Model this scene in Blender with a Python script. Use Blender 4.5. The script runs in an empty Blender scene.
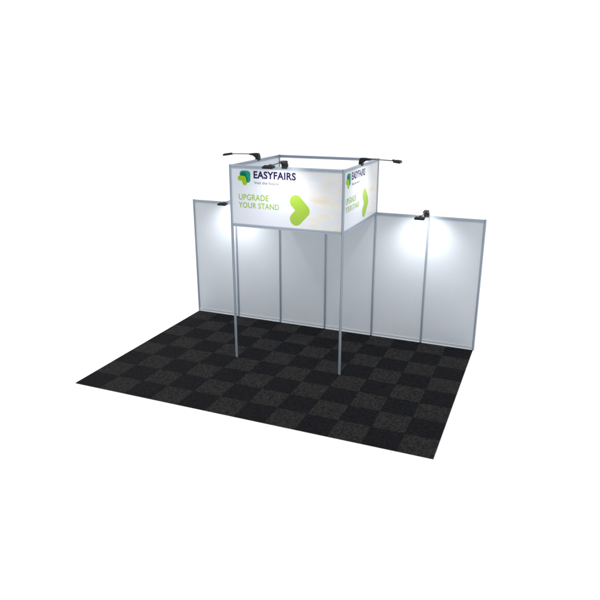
import bpy, bmesh, math, random
from mathutils import Vector, Matrix

C = bpy.context.scene.collection
SC = bpy.context.scene
R = math.radians
random.seed(7)

# ------------------------------------------------------------------ camera, world, exposure
cam = bpy.data.cameras.new("camera")
cam.sensor_fit = 'HORIZONTAL'
cam.sensor_width = 36.0
cam.lens = 611.29 * 36.0 / 600.0
cam.clip_start, cam.clip_end = 0.1, 3000.0
co = bpy.data.objects.new("camera", cam)
co.location = (7.03055, -11.18887, 4.56924)
co.rotation_euler = (1.25055, -0.00032, 0.38919)
C.objects.link(co)
SC.camera = co

WORLD = 1.32           # plain white studio surround, the same in every direction
SPOT = 74.0            # watts of each stand spotlight
w = bpy.data.worlds.new("World")
SC.world = w
w.use_nodes = True
bgn = w.node_tree.nodes["Background"]
bgn.inputs[0].default_value = (1, 1, 1, 1)
bgn.inputs[1].default_value = WORLD

SC.view_settings.view_transform = 'Standard'
SC.view_settings.look = 'None'
SC.view_settings.exposure = 0.0
SC.view_settings.gamma = 1.0
SC.render.engine = 'CYCLES'
SC.cycles.use_denoising = True
SC.cycles.max_bounces = 10
SC.cycles.diffuse_bounces = 6

# ------------------------------------------------------------------ helpers
def put(name, me, mats, parent=None):
    o = bpy.data.objects.new(name, me)
    for m in (mats if isinstance(mats, (list, tuple)) else [mats]):
        me.materials.append(m)
    C.objects.link(o)
    if parent is not None:
        o.parent = parent
    return o

def obj(name, bm, mats, parent=None, smooth=False):
    bmesh.ops.recalc_face_normals(bm, faces=bm.faces[:])
    me = bpy.data.meshes.new(name)
    bm.to_mesh(me)
    bm.free()
    if smooth:
        for p in me.polygons:
            p.use_smooth = True
    return put(name, me, mats, parent)

def thing(name, label, cat, loc=(0, 0, 0), rz=0, group=None):
    o = bpy.data.objects.new(name, None)
    o.empty_display_size = 0.1
    o.location = loc
    o.rotation_euler = (0, 0, rz)
    C.objects.link(o)
    tag(o, label, cat, group)
    return o

def tag(o, label, cat, group=None):
    o['label'] = label
    o['category'] = cat
    if group:
        o['group'] = group

def add_box(bm, lo, hi, bevel=0.0, mi=0, M=None):
    r = bmesh.ops.create_cube(bm, size=1.0)
    vs = r['verts']
    for v in vs:
        v.co = Vector([(lo[k] + hi[k]) / 2 + v.co[k] * (hi[k] - lo[k]) for k in range(3)])
    fs = set(f for v in vs for f in v.link_faces)
    if bevel > 0:
        es = list(set(e for v in vs for e in v.link_edges))
        rr = bmesh.ops.bevel(bm, geom=es, offset=bevel, segments=2, affect='EDGES', profile=0.6)
        fs = set(rr['faces']) | set(f for f in fs if f.is_valid)
        for f in list(fs):
            for v in f.verts:
                for g in v.link_faces:
                    fs.add(g)
    for f in fs:
        f.material_index = mi
    if M is not None:
        bmesh.ops.transform(bm, matrix=M, verts=list(set(v for f in fs for v in f.verts)))

def add_extrusion(bm, prof, axis, a, b, off=(0, 0, 0)):
    """closed 2D profile swept along an axis: x -> (y,z), y -> (x,z), z -> (x,y)"""
    def P(u, v, t):
        p = {'x': (t, u, v), 'y': (u, t, v), 'z': (u, v, t)}[axis]
        return [p[k] + off[k] for k in range(3)]
    A = [bm.verts.new(P(u, v, a)) for u, v in prof]
    B = [bm.verts.new(P(u, v, b)) for u, v in prof]
    n = len(prof)
    for i in range(n):
        bm.faces.new((A[i], A[(i + 1) % n], B[(i + 1) % n], B[i]))
    bm.faces.new(A)
    bm.faces.new(B[::-1])

def add_tube(bm, pts, rad, seg=12, sq=(1, 1)):
    rings = []
    pts = [Vector(p) for p in pts]
    n = len(pts)
    ref = Vector((1, 0, 0))
    for i, p in enumerate(pts):
        d = (pts[min(i + 1, n - 1)] - pts[max(i - 1, 0)]).normalized()
        s = ref - d * ref.dot(d)
        if s.length < 1e-4:
            s = Vector((0, 1, 0)) - d * d.y
        s.normalize()
        t = d.cross(s)
        r = rad[i] if isinstance(rad, (list, tuple)) else rad
        rings.append([bm.verts.new(p + (s * math.cos(2 * math.pi * k / seg) * sq[0] + t * math.sin(2 * math.pi * k / seg) * sq[1]) * r) for k in range(seg)])
    for i in range(n - 1):
        for k in range(seg):
            bm.faces.new((rings[i][k], rings[i][(k + 1) % seg], rings[i + 1][(k + 1) % seg], rings[i + 1][k]))
    bm.faces.new(rings[0][::-1])
    bm.faces.new(rings[-1])

# ------------------------------------------------------------------ materials
def mat(name, col, rough=0.5, metal=0.0, spec=0.5):
    m = bpy.data.materials.new(name)
    m.use_nodes = True
    b = m.node_tree.nodes["Principled BSDF"]
    b.inputs["Base Color"].default_value = (*col, 1)
    b.inputs["Roughness"].default_value = rough
    b.inputs["Metallic"].default_value = metal
    b.inputs["Specular IOR Level"].default_value = spec
    return m

def nn(m, t, **kw):
    n = m.node_tree.nodes.new(t)
    for k, v in kw.items():
        setattr(n, k, v)
    return n

def noise(m, scale, detail=3.0, rough=0.55, vec=(1, 1, 1)):
    tc = nn(m, "ShaderNodeTexCoord")
    mp = nn(m, "ShaderNodeMapping")
    mp.inputs["Scale"].default_value = vec
    nz = nn(m, "ShaderNodeTexNoise")
    nz.inputs["Scale"].default_value = scale
    nz.inputs["Detail"].default_value = detail
    nz.inputs["Roughness"].default_value = rough
    m.node_tree.links.new(tc.outputs["Object"], mp.inputs[0])
    m.node_tree.links.new(mp.outputs[0], nz.inputs["Vector"])
    return nz

def ramp(m, src, stops):
    r = nn(m, "ShaderNodeValToRGB")
    e = r.color_ramp.elements
    e[0].position, e[0].color = stops[0][0], (*stops[0][1], 1)
    e[1].position, e[1].color = stops[-1][0], (*stops[-1][1], 1)
    for p, c in stops[1:-1]:
        x = e.new(p)
        x.color = (*c, 1)
    m.node_tree.links.new(src, r.inputs[0])
    return r

def bsdf(m):
    return m.node_tree.nodes["Principled BSDF"]

def bump(m, src, strength, dist):
    b = nn(m, "ShaderNodeBump")
    b.inputs["Strength"].default_value = strength
    b.inputs["Distance"].default_value = dist
    m.node_tree.links.new(src, b.inputs["Height"])
    m.node_tree.links.new(b.outputs[0], bsdf(m).inputs["Normal"])

M_FLOOR = mat("white_floor", (0.9, 0.9, 0.9), 0.9, spec=0.0)

M_PANEL = mat("laminate_panel", (0.49, 0.525, 0.575), 0.42, spec=0.25)
nz = noise(M_PANEL, 1.3, 4)
rp = ramp(M_PANEL, nz.outputs["Fac"], [(0.3, (0.446, 0.484, 0.532)), (0.7, (0.472, 0.51, 0.558))])
M_PANEL.node_tree.links.new(rp.outputs[0], bsdf(M_PANEL).inputs["Base Color"])
nz2 = noise(M_PANEL, 420, 2)
bump(M_PANEL, nz2.outputs["Fac"], 0.05, 0.002)

M_ALU = mat("anodised_aluminium", (0.27, 0.32, 0.38), 0.38, metal=0.35, spec=0.4)
nz = noise(M_ALU, 60, 3, vec=(1, 1, 0.04))
rp = ramp(M_ALU, nz.outputs["Fac"], [(0.3, (0.25, 0.30, 0.36)), (0.7, (0.285, 0.335, 0.395))])
M_ALU.node_tree.links.new(rp.outputs[0], bsdf(M_ALU).inputs["Base Color"])

M_PALE = mat("pale_aluminium", (0.52, 0.56, 0.60), 0.35, metal=0.25, spec=0.4)

M_BLACK = mat("black_plastic", (0.007, 0.0075, 0.008), 0.5, spec=0.22)
nz = noise(M_BLACK, 300, 2)
bump(M_BLACK, nz.outputs["Fac"], 0.15, 0.001)
M_ARM = mat("dark_steel_arm", (0.035, 0.036, 0.038), 0.45, metal=0.3)
M_LENS = mat("lamp_lens", (0.9, 0.9, 0.9), 0.2)
bsdf(M_LENS).inputs["Emission Color"].default_value = (1, 0.98, 0.95, 1)
bsdf(M_LENS).inputs["Emission Strength"].default_value = 6.0

def carpet_mat(name, dark, light, sc):
    m = mat(name, dark, 0.95, spec=0.1)
    nz = noise(m, sc, 5, 0.75)
    rp = ramp(m, nz.outputs["Fac"], [(0.38, dark), (0.5, tuple((a + b) / 2 for a, b in zip(dark, light))), (0.63, light)])
    m.node_tree.links.new(rp.outputs[0], bsdf(m).inputs["Base Color"])
    bump(m, nz.outputs["Fac"], 0.9, 0.012)
    return m
M_CD = carpet_mat("charcoal_pile", (0.0004, 0.0005, 0.0012), (0.0095, 0.0098, 0.0130), 31)
M_CL = carpet_mat("grey_pile", (0.0020, 0.0020, 0.0021), (0.0285, 0.0285, 0.0295), 31)
M_CEDGE = mat("carpet_backing", (0.008, 0.008, 0.009), 0.9)

# printed fascia: white board with a pale, out-of-focus picture printed towards its right end
M_PRINT = mat("printed_board", (0.8, 0.8, 0.8), 0.38, spec=0.25)
nt = M_PRINT.node_tree
tc = nn(M_PRINT, "ShaderNodeTexCoord")
sep = nn(M_PRINT, "ShaderNodeSeparateXYZ")
nt.links.new(tc.outputs["Object"], sep.inputs[0])
mr = nn(M_PRINT, "ShaderNodeMapRange", interpolation_type='SMOOTHSTEP')
mr.inputs[1].default_value, mr.inputs[2].default_value = 0.75, 1.75
nt.links.new(sep.outputs["X"], mr.inputs[0])
na = noise(M_PRINT, 2.4, 1.5, 0.4, (0.9, 1, 2.9))
rc = ramp(M_PRINT, na.outputs["Fac"], [(0.26, (0.53, 0.475, 0.395)), (0.46, (0.55, 0.545, 0.53)), (0.56, (0.50, 0.535, 0.58)), (0.74, (0.53, 0.50, 0.45))])
mx = nn(M_PRINT, "ShaderNodeMix", data_type='RGBA')
mx.inputs[6].default_value = (0.51, 0.54, 0.60, 1)
nt.links.new(mr.outputs[0], mx.inputs[0])
nt.links.new(rc.outputs[0], mx.inputs[7])
nt.links.new(mx.outputs[2], bsdf(M_PRINT).inputs["Base Color"])
M_BOARD = mat("white_board_back", (0.60, 0.645, 0.71), 0.5, spec=0.25)

M_TEAL = mat("teal_ink", (0.003, 0.22, 0.14), 0.5, spec=0.1)
M_DEEP = mat("deep_green_ink", (0.002, 0.10, 0.06), 0.5, spec=0.1)
M_LIME = mat("lime_ink", (0.21, 0.38, 0.006), 0.5, spec=0.1)
M_NAVY = mat("navy_ink", (0.014, 0.006, 0.050), 0.5, spec=0.1)
M_GREY = mat("grey_ink", (0.09, 0.09, 0.12), 0.5, spec=0.1)
M_GREEN = mat("green_ink", (0.21, 0.34, 0.02), 0.5, spec=0.1)
M_HEART = mat("heart_ink", (0.42, 0.62, 0.10), 0.5, spec=0.1)
nz = noise(M_HEART, 2.0, 1)
nt = M_HEART.node_tree
tc = nn(M_HEART, "ShaderNodeTexCoord")
sep = nn(M_HEART, "ShaderNodeSeparateXYZ")
nt.links.new(tc.outputs["Generated"], sep.inputs[0])
rp = ramp(M_HEART, sep.outputs["Z"], [(0.0, (0.235, 0.36, 0.05)), (0.45, (0.24, 0.375, 0.045)), (1.0, (0.27, 0.43, 0.045))])
nt.links.new(rp.outputs[0], bsdf(M_HEART).inputs["Base Color"])

# ------------------------------------------------------------------ the setting: white studio floor
bm = bmesh.new()
S = 900
bm.faces.new([bm.verts.new(p) for p in ((-S, -S, 0), (S, -S, 0), (S, S, 0), (-S, S, 0))])
fl = obj("floor", bm, M_FLOOR)
fl['kind'] = 'structure'

# ------------------------------------------------------------------ carpet: 12 x 8 half-metre tiles laid chequerwise, one mesh
bm = bmesh.new()
CT = 0.010
nx, ny, ts = 12, 8, 0.5
for i in range(nx):
    for j in range(ny):
        x0, y0 = i * ts, -4 + j * ts
        y1 = y0 + ts + (0.02 if j == ny - 1 else 0)
        g = 0.0012
        dz = random.uniform(-0.0006, 0.0006)
        dark = (i + j) % 2 == 0
        add_box(bm, (x0 + g, y0 + g, 0.004), (x0 + ts - g, y1 - g, CT + dz), 0.0022, 0 if dark else 1)
add_box(bm, (0.003, -3.997, 0.001), (5.997, 0.017, 0.0035), 0, 2)
ca = obj("carpet", bm, [M_CD, M_CL, M_CEDGE])
tag(ca, "charcoal and dark grey chequered tile carpet under the stand", "carpet")

# ------------------------------------------------------------------ profiles
PR = 0.021
def post_profile(r=PR):
    """eight-sided system post with a shallow slot in each main face"""
    pts = []
    a = r * math.tan(math.pi / 8)
    s, d = 0.0045, 0.006
    base = [(r, -a), (r, -s), (r - d, -s), (r - d, s), (r, s), (r, a)]
    for q in range(4):
        c_, s_ = math.cos(q * math.pi / 2), math.sin(q * math.pi / 2)
        for (u, v) in base:
            pts.append((u * c_ - v * s_, u * s_ + v * c_))
    return pts

def rail_profile(z0, z1, d=0.015):
    """beam section: a slim bar with a slot along both faces (u across, v up)"""
    zm = (z0 + z1) / 2
    s, g = 0.006, 0.006
    return [(-d, z0), (-d, zm - s), (-d + g, zm - s), (-d + g, zm + s), (-d, zm + s), (-d, z1),
            (d, z1), (d, zm + s), (d - g, zm + s), (d - g, zm - s), (d, zm - s), (d, z0)]

def foot_profile(z0, z1, d=0.016):
    """floor beam: a slotted bar on a wider foot flange"""
    zs = z0 + 0.024
    return [(-0.034, z0), (-0.034, z0 + 0.009), (-d, z0 + 0.014), (-d, zs), (-d + 0.011, zs), (-d + 0.011, zs + 0.016), (-d, zs + 0.016), (-d, z1),
            (d, z1), (d, z0 + 0.014), (0.034, z0 + 0.009), (0.034, z0)]

def post(parent, x, y, z0, z1):
    bm = bmesh.new()
    add_extrusion(bm, post_profile(), 'z', z0, z1, (x, y, 0))
    return obj("post", bm, M_ALU, parent)

def rail(name, parent, axis, a, b, z0, z1, off):
    bm = bmesh.new()
    add_extrusion(bm, rail_profile(z0, z1), axis, a, b, off)
    return obj(name, bm, M_ALU, parent)

# ------------------------------------------------------------------ back wall: six one-metre bays
H = 2.51
wall = thing("partition_wall", "long pale grey back wall of six framed panels standing along the carpet", "partition wall", (3, 0, 0))
def W(x):
    return x - 3
for i in range(7):
    post(wall, W(i), 0, CT + 0.002, H)
for i in range(6):
    a, b = W(i) + PR - 0.001, W(i + 1) - PR + 0.001
    bm = bmesh.new()
    add_box(bm, (a - 0.004, -0.003, 0.06), (b + 0.004, 0.003, H - 0.05))
    obj("wall_panel", bm, M_PANEL, wall)
    rail("top_rail", wall, 'x', a, b, H - 0.056, H - 0.004, (0, 0, 0))
    bm = bmesh.new()
    add_extrusion(bm, foot_profile(CT + 0.003, CT + 0.066), 'x', a, b)
    obj("bottom_rail", bm, M_PALE, wall)

# ------------------------------------------------------------------ fascia tower
HT, HB = 3.505, 2.465
tower = thing("fascia_tower", "square overhead fascia frame with green printed boards on two tall front posts", "fascia tower", (3, -1, 0))
def T(x, y):
    return x - 3, y + 1
for x in (2, 4):
    post(tower, *T(x, -2), CT + 0.002, HT)
    post(tower, *T(x, 0), H + 0.002, HT)
a, b = T(2, -2)[0] + PR - 0.001, T(4, -2)[0] - PR + 0.001
for y in (-2, 0):
    rail("top_rail", tower, 'x', a, b, HT - 0.056, HT - 0.004, (0, T(0, y)[1], 0))
rail("bottom_rail", tower, 'x', a, b, HB, HB + 0.05, (0, T(0, -2)[1], 0))
a, b = T(0, -2)[1] + PR - 0.001, T(0, 0)[1] - PR + 0.001
for x in (2, 4):
    rail("top_rail", tower, 'y', a, b, HT - 0.056, HT - 0.004, (T(x, 0)[0], 0, 0))
    rail("bottom_rail", tower, 'y', a, b, HB, HB + 0.05, (T(x, 0)[0], 0, 0))

# printed boards: local x along the board, -y outwards, z up from the floor
FY = -0.0045
def text_mesh(s, x0, x1, z0, capz, weight=0.0, dy=0.0012):
    cu = bpy.data.curves.new("lettering", 'FONT')
    cu.body = s
    cu.size = 1.0
    cu.extrude = 0.0
    cu.offset = weight
    cu.space_character = 1.06
    cu.resolution_u = 4
    t = bpy.data.objects.new("lettering", cu)
    C.objects.link(t)
    bpy.context.view_layer.update()
    dg = bpy.context.evaluated_depsgraph_get()
    me = bpy.data.meshes.new_from_object(t.evaluated_get(dg))
    bpy.data.objects.remove(t)
    xs = [v.co.x for v in me.vertices]
    cap = 0.729
    ref = bpy.data.curves.new("ref", 'FONT')
    ref.body = "E"
    ref.size = 1.0
    ref.offset = weight
    to = bpy.data.objects.new("ref", ref)
    C.objects.link(to)
    bpy.context.view_layer.update()
    rm = bpy.data.meshes.new_from_object(to.evaluated_get(bpy.context.evaluated_depsgraph_get()))
    ys = [v.co.y for v in rm.vertices]
    ylo, yhi = min(ys), max(ys)
    bpy.data.objects.remove(to)
    bpy.data.meshes.remove(rm)
    lo, hi = min(xs), max(xs)
    for v in me.vertices:
        v.co = Vector((x0 + (v.co.x - lo) / (hi - lo) * (x1 - x0), FY - dy, z0 + (v.co.y - ylo) / (yhi - ylo) * capz))
    me.materials.clear()
    return me

def chevron(apex, ang, half, leg, wd, seg=10):
    """outline of two round-ended thick legs meeting at a rounded corner that points along ang"""
    ax, az = apex
    d1 = ang + math.pi - half
    d2 = ang + math.pi + half
    u1 = (math.cos(d1), math.sin(d1))
    u2 = (math.cos(d2), math.sin(d2))
    e1 = (ax + u1[0] * leg, az + u1[1] * leg)
    e2 = (ax + u2[0] * leg, az + u2[1] * leg)
    r = wd / 2
    pts = []
    # outer round at apex: from the normal of leg 2 (outer) to the normal of leg 1 (outer)
    def arc(c, a0, a1, n):
        return [(c[0] + r * math.cos(a0 + (a1 - a0) * k / n), c[1] + r * math.sin(a0 + (a1 - a0) * k / n)) for k in range(n + 1)]
    pts += arc((ax, az), d2 + math.pi / 2, d1 + 3 * math.pi / 2, seg)   # sweeps over the tip, counter-clockwise
    pts += arc(e1, d1 - math.pi / 2, d1 + math.pi / 2, seg)
    n = r / math.sin(half)
    pts.append((ax - math.cos(ang) * n, az - math.sin(ang) * n))       # inner notch
    pts += arc(e2, d2 - math.pi / 2, d2 + math.pi / 2, seg)
    return pts

def flat_poly(bm, pts, dy, mi=0):
    f = bm.faces.new([bm.verts.new((x, FY - dy, z)) for x, z in pts])
    f.material_index = mi
    return f

def capsule(p, q, r, seg=8):
    a = math.atan2(q[1] - p[1], q[0] - p[0])
    return [(q[0] + r * math.cos(a - math.pi / 2 + math.pi * k / seg), q[1] + r * math.sin(a - math.pi / 2 + math.pi * k / seg)) for k in range(seg + 1)] + \
           [(p[0] + r * math.cos(a + math.pi / 2 + math.pi * k / seg), p[1] + r * math.sin(a + math.pi / 2 + math.pi * k / seg)) for k in range(seg + 1)]

def make_board(sh):
    bm = bmesh.new()
    L = 2.0
    a, b = PR - 0.005, L - PR + 0.005
    add_box(bm, (a, -0.0045, HB + 0.044), (b, 0.0045, HT - 0.05))
    bm.faces.ensure_lookup_table()
    for f in bm.faces:
        f.normal_update()
        f.material_index = 0 if f.normal.y < -0.5 else 1
    board = obj("fascia_board", bm, [M_PRINT, M_BOARD], None)
    # emblem: two overlapping rounded corners, teal behind, lime in front
    bm = bmesh.new()
    flat_poly(bm, chevron((0.318 + sh, 3.358), R(45), R(45), 0.085, 0.115), 0.0012, 0)
    flat_poly(bm, capsule((0.236 + sh, 3.345), (0.256 + sh, 3.345), 0.044), 0.0018, 1)
    flat_poly(bm, capsule((0.290 + sh, 3.290), (0.290 + sh, 3.262), 0.030), 0.0018, 1)
    flat_poly(bm, chevron((0.252 + sh, 3.285), R(50), R(52), 0.072, 0.082), 0.0024, 2)
    obj("emblem", bm, [M_TEAL, M_DEEP, M_LIME], board)
    put("title_lettering", text_mesh("EASYFAIRS", 0.434 + sh, 1.192 + sh, 3.294, 0.121, 0.034), M_NAVY, board)
    put("tagline_lettering", text_mesh("Visit the future", 0.440 + sh, 0.885 + sh, 3.203, 0.042, 0.012), M_GREY, board)
    put("slogan_lettering", text_mesh("UPGRADE", 0.148 + sh, 0.700 + sh, 2.927, 0.098, 0.012), M_GREEN, board)
    put("slogan_lettering", text_mesh("YOUR STAND", 0.143 + sh, 0.890 + sh, 2.795, 0.092, 0.012), M_GREEN, board)
    bm = bmesh.new()
    flat_poly(bm, chevron((1.326 + sh, 2.811), R(0), R(47), 0.196, 0.215, 14), 0.0012)
    obj("heart_motif", bm, M_HEART, board)
    return board

def copy_tree(o, parent):
    c = o.copy()
    C.objects.link(c)
    c.parent = parent
    for ch in list(o.children):
        copy_tree(ch, c)
    return c

front = make_board(0.0)
right = make_board(-0.03)
left = copy_tree(right, None)
front.location = (*T(2, -2), 0)
right.location = (*T(4, -2), 0)
right.rotation_euler = (0, 0, R(90))
left.location = (*T(2, 0), 0)
left.rotation_euler = (0, 0, R(-90))
for o in (front, right, left):
    o.parent = tower

# ------------------------------------------------------------------ clamp-on arm spotlights
def make_lamp(name, label):
    """origin on top of the rail; the arm reaches out along -y"""
    t = thing(name, label, "spotlight")
    bm = bmesh.new()
    add_box(bm, (-0.046, -0.032, -0.026), (0.046, -0.0175, 0.012), 0.004)       # outer jaw
    add_box(bm, (-0.046, 0.0175, -0.026), (0.046, 0.030, 0.012), 0.004)         # inner jaw
    add_box(bm, (-0.050, -0.036, 0.002), (0.050, 0.034, 0.052), 0.010)          # saddle
    prof = [(0.030, 0.030), (0.026, 0.078), (0.006, 0.104), (-0.060, 0.106), (-0.165, 0.094), (-0.165, 0.074), (-0.085, 0.060), (-0.045, 0.030)]
    add_extrusion(bm, prof, 'x', -0.040, 0.040)                                 # bent shoulder
    es = [e for e in bm.edges if e.is_valid and len(e.link_faces) == 2 and e.calc_face_angle(0) > 0.9 and min(v.co.z for v in e.verts) > 0.055]
    bmesh.ops.bevel(bm, geom=es, offset=0.006, segments=2, affect='EDGES')
    obj("clamp", bm, M_BLACK, t)
    bm = bmesh.new()
    add_tube(bm, [(0, -0.15, 0.084), (0, -0.30, 0.082), (0, -0.46, 0.078), (0, -0.545, 0.073)], 0.0085, 10)
    obj("arm", bm, M_ARM, t)
    M = Matrix.Translation((0, -0.62, 0.062)) @ Matrix.Rotation(R(7), 4, 'X')
    bm = bmesh.new()
    add_box(bm, (-0.088, -0.062, -0.018), (0.088, 0.056, 0.016), 0.009)
    for k in range(7):
        x = -0.066 + k * 0.022
        add_box(bm, (x - 0.004, -0.050, 0.013), (x + 0.004, 0.026, 0.023), 0.0015)   # cooling fins
    add_box(bm, (-0.022, 0.035, -0.004), (0.022, 0.090, 0.024), 0.006)              # swivel knuckle
    bmesh.ops.transform(bm, matrix=M, verts=bm.verts[:])
    hd = obj("lamp_head", bm, M_BLACK, t)
    bm = bmesh.new()
    add_box(bm, (-0.074, -0.048, -0.0186), (0.074, 0.044, -0.0150), 0)
    bmesh.ops.transform(bm, matrix=M, verts=bm.verts[:])
    obj("lens", bm, M_LENS, hd)
    li = bpy.data.lights.new("spot_light", 'SPOT')
    li.energy = SPOT
    li.color = (1.0, 0.985, 0.96)
    li.spot_size = R(124)
    li.spot_blend = 1.0
    li.shadow_soft_size = 0.05
    lo = bpy.data.objects.new("spot_light", li)
    C.objects.link(lo)
    lo.parent = hd
    p = Vector((0, -0.60, 0.020))
    lo.location = p
    lo.rotation_euler = (Vector((0, 0.0, -0.78)) - p).to_track_quat('-Z', 'Y').to_euler()
    return t

lamp = make_lamp("spotlight", "black arm spotlight clamped on the front fascia rail above the company name")
WALL_LIGHT = next(g for ch in lamp.children for g in ch.children if g.type == 'LIGHT').data
FASCIA_LIGHT = WALL_LIGHT.copy()
FASCIA_LIGHT.energy = 40.0
G = "clamp-on arm spotlights"
lamp['group'] = G
spots = [((3.0, -2.0, HT - 0.004), 0, None),
         ((2.0, -0.94, HT - 0.004), -90, "black arm spotlight on the side fascia rail, reaching out to the left"),
         ((4.0, -1.08, HT - 0.004), 90, "black arm spotlight on the side fascia rail, reaching out to the right"),
         ((4.955, 0.0, H - 0.004), 0, "black arm spotlight on top of the back wall, right of the fascia tower"),
         ((1.0 + 0.045, 0.0, H - 0.004), 0, "black arm spotlight on the back wall, half hidden behind the fascia tower")]
for loc, rz, label in spots:
    o = lamp if label is None else copy_tree(lamp, None)
    o.location = loc
    o.rotation_euler = (0, 0, R(rz))
    if label:
        o['label'] = label
    for ch in o.children:                # the fascia lamps are dimmer ones
        for g in ch.children:
            if g.type == 'LIGHT':
                g.data = FASCIA_LIGHT if loc[2] > 3 else WALL_LIGHT
